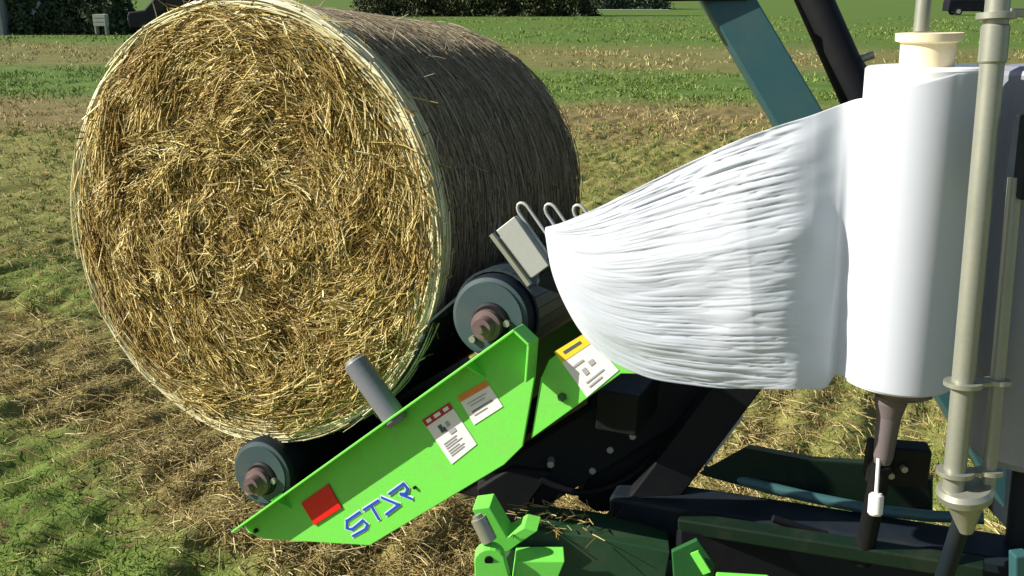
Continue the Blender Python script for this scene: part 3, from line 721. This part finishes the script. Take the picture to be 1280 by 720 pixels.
# spindle that carries the film roll
m = MB()
m.lathe((.757, 1.752, 1.560), (.752, 1.752, 1.530), [(0, .070), (.3, .072), (.7, .055), (1, .034)], 40)
m.lathe((.752, 1.752, 1.530), (.748, 1.745, 1.385), [(0, .031), (.1, .031), (.3, .024), (.9, .019), (1, .016)], 28)
spn = m.build('film_spindle', M['brown_plate'], wrap)
m = MB(); m.tube((.735, 1.735, 1.40), (.730, 1.712, 1.325), .004, seg=12); m.lathe((.730, 1.712, 1.335), (.727, 1.700, 1.292), [(0, .010), (.1, .0145), (.9, .0145), (1, .011)], 20); m.build('handle', M['white_label'], spn)
MB().box((.79, 1.775, 1.37), ((1, -.2, 0), (.2, 1, 0), (0, 0, 1)), (.12, .05, .085)).build('spindle_housing', M['black'], wrap, bevel=.006)
MB().tube((.748, 1.745, 1.385), (.755, 1.80, 1.12), .02, seg=20).build('spindle_post', M['black'], wrap)
for (x_, y_, z_) in ((.79, 1.745, 1.375), (.765, 1.745, 1.36)):
    MB().tube((x_, y_, z_), (x_, y_-.012, z_), .007, seg=6).build('bolt', M['steel'], wrap)
m = MB(); m.tube((.737, 1.79, 2.225), (.738, 1.80, 2.36), .0135, seg=28)
m.lathe((.742, 1.764, 2.165), (.744, 1.764, 2.12), [(0, .02), (1, .02)], 16)
m.build('upper_spindle', M['pole'], wrap)
MB().beam((.737, 1.80, 2.37), (1.0, 1.74, 2.36), .05, .03).build('upper_bracket', M['navy'], wrap, bevel=.004)

# --- loading arm (teal box section) and its ram, rising out of the picture behind the film
a0, a1 = Vector((.50, 2.62, 2.36)), Vector((1.35, 2.22, 1.00))
m = MB(); m.beam(a0, a1, .115, .075, Vector((.0, -1, .0))); la = m.build('loading_arm', M['teal'], wrap, bevel=.004)
ux = (a1-a0).normalized(); sx_ = ux.cross(Vector((0, -1, 0))).normalized(); sx_ = sx_ if sx_.x > 0 else -sx_
m = MB(); m.beam(a0+Vector((-.12, -.05, -.075)), a0+Vector((.10, -.05, -.072)), .06, .035); m.build('cross_bar', M['black'], la, bevel=.004)
h0, h1 = Vector((.735, 2.64, 2.38)), Vector((1.02, 2.47, 1.78)); h2 = Vector((1.35, 2.27, 1.08))
m = MB(); m.tube(h0, h1, .046, seg=28); m.lathe(h1, h1+(h2-h1).normalized()*.03, [(0, .052), (.8, .052), (1, .03)], 28); hy = m.build('hydraulic_ram', M['black'], wrap)
m = MB(); m.tube(h1, h2, .022, seg=20); m.build('ram_rod', M['steel'], hy)
m = MB(); m.pipe([cam_pt(1022, -30, 2.50), cam_pt(1040, 20, 2.50), cam_pt(1062, 66, 2.50), cam_pt(1084, 92, 2.51), cam_pt(1086, 125, 2.53), cam_pt(1100, 170, 2.56)], .012, 12); m.build('hose', M['rubber'], hy)
for x_, y_ in ((1076, 74), (1069, 96), (1080, 104)):
    m = MB(); q0 = cam_pt(x_, y_, 2.50); m.tube(q0, q0+Vector((.03, -.008, .012)), .011, seg=6); m.build('hose_fitting', M['steel'], hy)
MB().box((1.38, 2.16, 1.08), ((1, 0, 0), (0, 1, 0), (0, 0, 1)), (.22, .3, .22)).build('arm_pivot', M['navy'], wrap, bevel=.01)
MB().beam((1.38, 2.16, 1.05), (1.35, 1.75, 1.0), .14, .14).build('arm_bracket', M['navy'], wrap, bevel=.01)

# ------------------------------------------------------------------ film roll and the film drawn from it
rt, rbm = Vector((.744, 1.764, 2.166)), Vector((.757, 1.752, 1.566))
roll = thing('film_roll', 'full roll of white stretch film standing upright on the spindle beside the mast', 'film roll', tuple(rbm))
m = MB(); m.lathe(rbm, rt, [(0, .040), (.0, .098), (.006, .1035), (.5, .1040), (.994, .1035), (1, .100), (1.001, .04)], 96, cap=True); m.build('film_body', M['film_roll'], roll)
m = MB(); ax = (rt-rbm).normalized()
m.lathe(rt-ax*.01, rt+ax*.058, [(0, .046), (.75, .047), (.80, .056), (1, .057), (1.001, .02)], 48); m.build('core_plug', M['cream'], roll)

def curve(tab, s):
    """smooth interpolation of rows (s, x, y, depth)"""
    tab = np.array(tab); out = []
    for c in (1, 2, 3):
        x, y = tab[:, 0], tab[:, c]; mm = np.gradient(y, x)
        i = np.clip(np.searchsorted(x, s)-1, 0, len(x)-2); h_ = x[i+1]-x[i]; t = (s-x[i])/h_
        out.append((2*t**3-3*t**2+1)*y[i]+(t**3-2*t**2+t)*h_*mm[i]+(-2*t**3+3*t**2)*y[i+1]+(t**3-t**2)*h_*mm[i+1])
    return np.stack(out, -1)
# top edge and bottom edge of the film in metres (x, y, z)
TE = [(.0, 682, 284, 1.985), (.08, 700, 279, 1.975), (.2, 745, 261, 1.95), (.4, 850, 209, 1.885), (.6, 930, 172, 1.815), (.72, 980, 155, 1.785), (.82, 1018, 143, 1.774), (.90, 1055, 129, 1.766)]
BE = [(.0, 681, 290, 1.985), (.05, 689, 338, 1.975), (.12, 712, 394, 1.955), (.20, 745, 437, 1.935), (.30, 800, 469, 1.915), (.42, 870, 483, 1.90), (.6, 945, 488, 1.88), (.72, 985, 488, 1.868), (.82, 1008, 487, 1.872), (.90, 1033, 484, 1.886)]
def to_world(t):
    return [(r[0], *cam_pt(r[1], r[2], r[3])) for r in t]
ns, ntt = 260, 260
S_ = np.linspace(0, 1, ns); T_ = np.linspace(0, 1, ntt)
# the film leaves the roll on a tangent; its last part lies round the roll itself
RF = .1052
def on_roll(ang, z):
    k_ = (z-rbm.z)/(rt.z-rbm.z); c_ = rbm+(rt-rbm)*k_
    return np.array([c_.x+RF*math.cos(ang), c_.y+RF*math.sin(ang), z])
LEAVE = R(202); tng = np.array([math.sin(LEAVE), -math.cos(LEAVE), 0])
zt, zb = rt.z-.050, rbm.z+.006
et, eb = on_roll(LEAVE, zt), on_roll(LEAVE, zb)
TEW = to_world(TE)+[(.95, *(et+tng*.048-np.array([0, 0, .008]))), (1, *et)]
BEW = to_world(BE)+[(.95, *(eb+tng*.048)), (1, *eb)]
te, be = curve(TEW, S_), curve(BEW, S_)
G = be[:, None]*(1-T_[None, :, None])+te[:, None]*T_[None, :, None]
ds = np.gradient(G, axis=0); dt = np.gradient(G, axis=1); nrm = unit(np.cross(ds, dt))
if nrm[..., 1].mean() > 0: nrm = -nrm
SS, TT = S_[:, None]+0*T_[None], T_[None]+0*S_[:, None]
env = np.clip((SS-.05)/.30, 0, 1)*np.clip((.80-SS)/.10, 0, 1)
def ridged(x, y): return 1-np.abs(2*vnoise(x, y)-1)
wr = (-ridged(SS*4+TT*3, TT*40+SS*2.5)**5*1.0-ridged(SS*7+7+TT*4, TT*74+3+SS*4)**5*.75+(fbm(SS*5+3, TT*17+SS*3, 3)-.5)*1.1)*.0043
wr2 = (fbm(SS*3, TT*5, 3)-.5)*.022*np.clip(SS/.2, 0, 1)*np.clip((.92-SS)/.1, 0, 1)
bul = np.sin(math.pi*TT)*np.sin(math.pi*np.clip(SS*1.05, 0, 1))**.8*.026*np.clip((.90-SS)/.3, 0, 1)
mask = .35+.65*np.clip((fbm(SS*2.2+11, TT*3+4, 2)-.3)*3, 0, 1)
G = G+nrm*(wr*env*mask+wr2+bul)[..., None]
wrap_cols = []
for k_ in range(1, 61):
    a_ = LEAVE+R(170)*k_/60; z1 = zt+(rt.z-.004-zt)*min(1, k_/26)**.8
    wrap_cols.append([on_roll(a_, zb+(z1-zb)*t_) for t_ in T_])
G = np.concatenate([G, np.array(wrap_cols)], 0); ns = G.shape[0]
gi = np.arange(ns*ntt).reshape(ns, ntt)
f = np.stack([gi[:-1, :-1], gi[1:, :-1], gi[1:, 1:], gi[:-1, 1:]], -1).reshape(-1, 4)
film = np_obj('film_sheet', G.reshape(-1, 3), f, M['film'], smooth=True)
so_ = film.modifiers.new('thickness', 'SOLIDIFY'); so_.thickness = .0008
film['label'] = 'crinkled white film sheet stretched from the roll to the clamp'; film['category'] = 'plastic film'

# ------------------------------------------------------------------ far side of the field
def leaf_mat(name, a, b):
    k = NM(name); g = k.n('NewGeometry').outputs['Random Per Island']
    k.base(k.ramp(g, [(0, a), (1, b)])); return k.set(.7, 0, .3)
M['leaf_dark'] = leaf_mat('dark_conifer_leaves', (.03, .05, .028), (.09, .13, .065))
M['leaf_olive'] = leaf_mat('olive_leaves', (.03, .04, .014), (.085, .095, .035))
M['bark'] = paint('bark', (.06, .045, .03), .9, amount=.3, scale=6)
def tree(name, label, x, y, hgt, rad, leaves, trunk_clear, mat, group, n=2600, conic=.75):
    t = thing(name, label, 'tree', (x, y, -.03), group)
    m = MB(); pts = [(x+rnd.uniform(-.04, .04)*i, y+rnd.uniform(-.04, .04)*i, -.1+hgt*.85*i/6) for i in range(7)]
    for i in range(6): m.tube(pts[i], pts[i+1], rad*.13*(1-i/7)+.02, rad*.13*(1-(i+1)/7)+.02, 10, cap=False)
    for k in range(9):
        z = trunk_clear+.2+rnd.random()*hgt*.6; a = rnd.random()*6.28; rr_ = rad*.75
        m.tube((x, y, z), (x+math.cos(a)*rr_, y+math.sin(a)*rr_, z+.5), .035, .012, 6)
    m.build('trunk', M['bark'], t)
    # leaf clumps through the crown's volume
    nc = 120; zc = trunk_clear+(hgt-trunk_clear)*rng.random(nc)**2.1; fr_ = (zc-trunk_clear)/(hgt-trunk_clear)
    rc = rad*(1-conic*fr_)*np.sqrt(rng.random(nc))*(.8+.35*rng.random(nc)); ac = rng.random(nc)*2*math.pi
    cc = np.stack([x+rc*np.cos(ac), y+rc*np.sin(ac), zc], -1); q = n//nc
    p = np.repeat(cc, q, 0)+rng.normal(0, 1, (nc*q, 3))*np.array([.16, .16, .22])*rad*.9
    p[:, 2] = np.maximum(p[:, 2], .04)
    d = rng.normal(0, 1, (len(p), 3))+np.array([0, 0, -.4]); s = .07+.10*rng.random(len(p))
    v, f = blades(p, d, rng.normal(0, 1, (len(p), 3)), s*1.8, s*.5, rng.normal(0, .3, len(p)))
    np_obj('crown', v, f, mat, t)
    return t
g1 = 'dark conifers along the far left edge of the field'
names = ['bushy dark conifer right beside the grey shed', 'dark conifer, second from the grey shed', 'dark conifer, third from the grey shed', 'dark conifer, fourth from the grey shed', 'dark conifer nearest the dark blue van on the left']
for (x_, h_, r_), lb in zip(((-25.6, 4.2, .95), (-24.3, 5.0, .9), (-23.1, 5.4, .85), (-22.0, 4.8, .8), (-20.9, 5.2, .85)), names):
    tree('conifer_tree', lb, x_, 53.0+rnd.uniform(-.4, .4), h_, r_, None, .25, M['leaf_dark'], g1, 4200)
g2 = 'olive trees behind the top of the bale'
names2 = ['olive green tree leftmost of the row behind the bale', 'olive green tree, second from left in the row behind the bale', 'olive green tree, third from left in the row behind the bale', 'olive green tree, fourth from left in the row behind the bale', 'olive green tree, fifth from left in the row behind the bale', 'olive green tree rightmost of the row behind the bale']
for i, lb in enumerate(names2):
    tree('hedge_tree', lb, -11.6+i*3.35, 87+rnd.uniform(-.5, .5), 6+rnd.random(), 2.05, None, .0, M['leaf_olive'], g2, 9000, .55)
for i, (x_, lb) in enumerate(((10.4, 'low dark bush left of the pair behind the pale path'), (15.0, 'low dark bush right of the pair behind the pale path'))):
    tree('dark_bush', lb, x_, 116, 3.4, 2.9, None, .0, M['leaf_dark'], 'dark bushes behind the path', 12000, .4)
# pale path at the far edge
m = MB(); m.prism([(7.5, 109.5, -.015), (17.5, 109.5, -.015), (17.5, 112, -.015), (7.5, 112, -.015)], (0, 0, .03)); struct(m.build('path', M['wall_grey']))
# grey shed
sx, sy = -30.6, 53.5
shed = thing('shed', 'grey shed with white slatted side at the far left of the field', 'shed', (sx, sy, 0))
m = MB(); m.prism([(sx-4, sy-2, -.05), (sx+4.2, sy-2, -.05), (sx+4.2, sy+3, -.05), (sx-4, sy+3, -.05)], (0, 0, 2.9)); m.build('wall', M['wall_grey'], shed)
m = MB()
for i in range(9): m.box((sx, sy-2.03, .75+i*.24), ((1, 0, 0), (0, 1, 0), (0, 0, 1)), (7.9, .05, .10))
m.build('slats', M['wall_white'], shed)
m = MB(); m.prism([(sx-4.3, sy-2.3, 2.86), (sx-4.3, sy+.5, 3.9), (sx-4.3, sy+3.3, 2.86)], (8.8, 0, 0)); m.build('roof', M['roof'], shed)
m = MB(); m.prism([(sx-2.6, sy-2.06, -.04), (sx-1.6, sy-2.06, -.04), (sx-1.6, sy-2.06, 2.0), (sx-2.6, sy-2.06, 2.0)], (0, -.05, 0)); m.build('door', M['roof'], shed)
# two dark vans
def van(x, y, ang, label):
    t = thing('parked_van', label, 'van', (x, y, -.03), 'vehicles parked beyond the field')
    rz = Matrix.Rotation(ang, 3, 'Z'); T = lambda a, b, c: Vector((x, y, -.03))+rz @ Vector((a, b, c))
    side = [(-2.3, .32), (-2.35, .95), (-2.25, 1.15), (-1.45, 1.25), (-.75, 1.92), (2.15, 1.95), (2.3, 1.1), (2.32, .35)]
    m = MB(); m.prism([T(a, -.86, c) for a, c in side], rz @ Vector((0, 1.72, 0))); b = m.build('body', M['van_blue'], t, bevel=.07)
    for x0, x1 in ((-1.15, -.35), (-.25, .85), (.95, 2.05)):
        for yy in (-.872, .852):
            top_ = x0+.42 if x0 < -1 else x0
            MB().prism([T(x0, yy, 1.22), T(x1, yy, 1.22), T(x1, yy, 1.74), T(top_, yy, 1.74)], rz @ Vector((0, .02, 0))).build('window', M['glass'], t)
    for wx in (-1.45, 1.4):
        for yy in (-.88, .70):
            wm = MB(); wm.tube(T(wx, yy, .33), T(wx, yy+.18, .33), .33, seg=24); wh = wm.build('wheel', M['tyre'], t)
            MB().tube(T(wx, yy-.01, .33), T(wx, yy+.19, .33), .19, seg=16).build('rim', M['galv'], wh)
    for yy in (-.6, .6): MB().box(T(-2.34, yy, .82), (rz @ Vector((1, 0, 0)), rz @ Vector((0, 1, 0)), (0, 0, 1)), (.06, .3, .16)).build('headlight', M['wall_white'], t)
van(-17.6, 52.5, 0, 'dark blue van parked beside the conifers, half hidden by the bale')
van(41.4, 90, math.pi-.1, 'dark van parked far beyond the field behind the film roll')
# small pale crate standing before the conifers
bx = thing('field_crate', 'small pale crate standing on the grass before the conifers', 'crate', (-21.3, 51.9, 0))
m = MB()
for z_ in (.22, .42, .62): m.box((-21.3, 51.6, z_+.3), ((1, 0, 0), (0, 1, 0), (0, 0, 1)), (.62, .5, .17))
for a in (-.26, .26): m.box((-21.3+a, 51.6, .5), ((1, 0, 0), (0, 1, 0), (0, 0, 1)), (.06, .44, 1.0))
m.build('crate_body', M['white_box'], bx)

for o in bpy.data.objects:
    if '_o' in o: del o['_o']
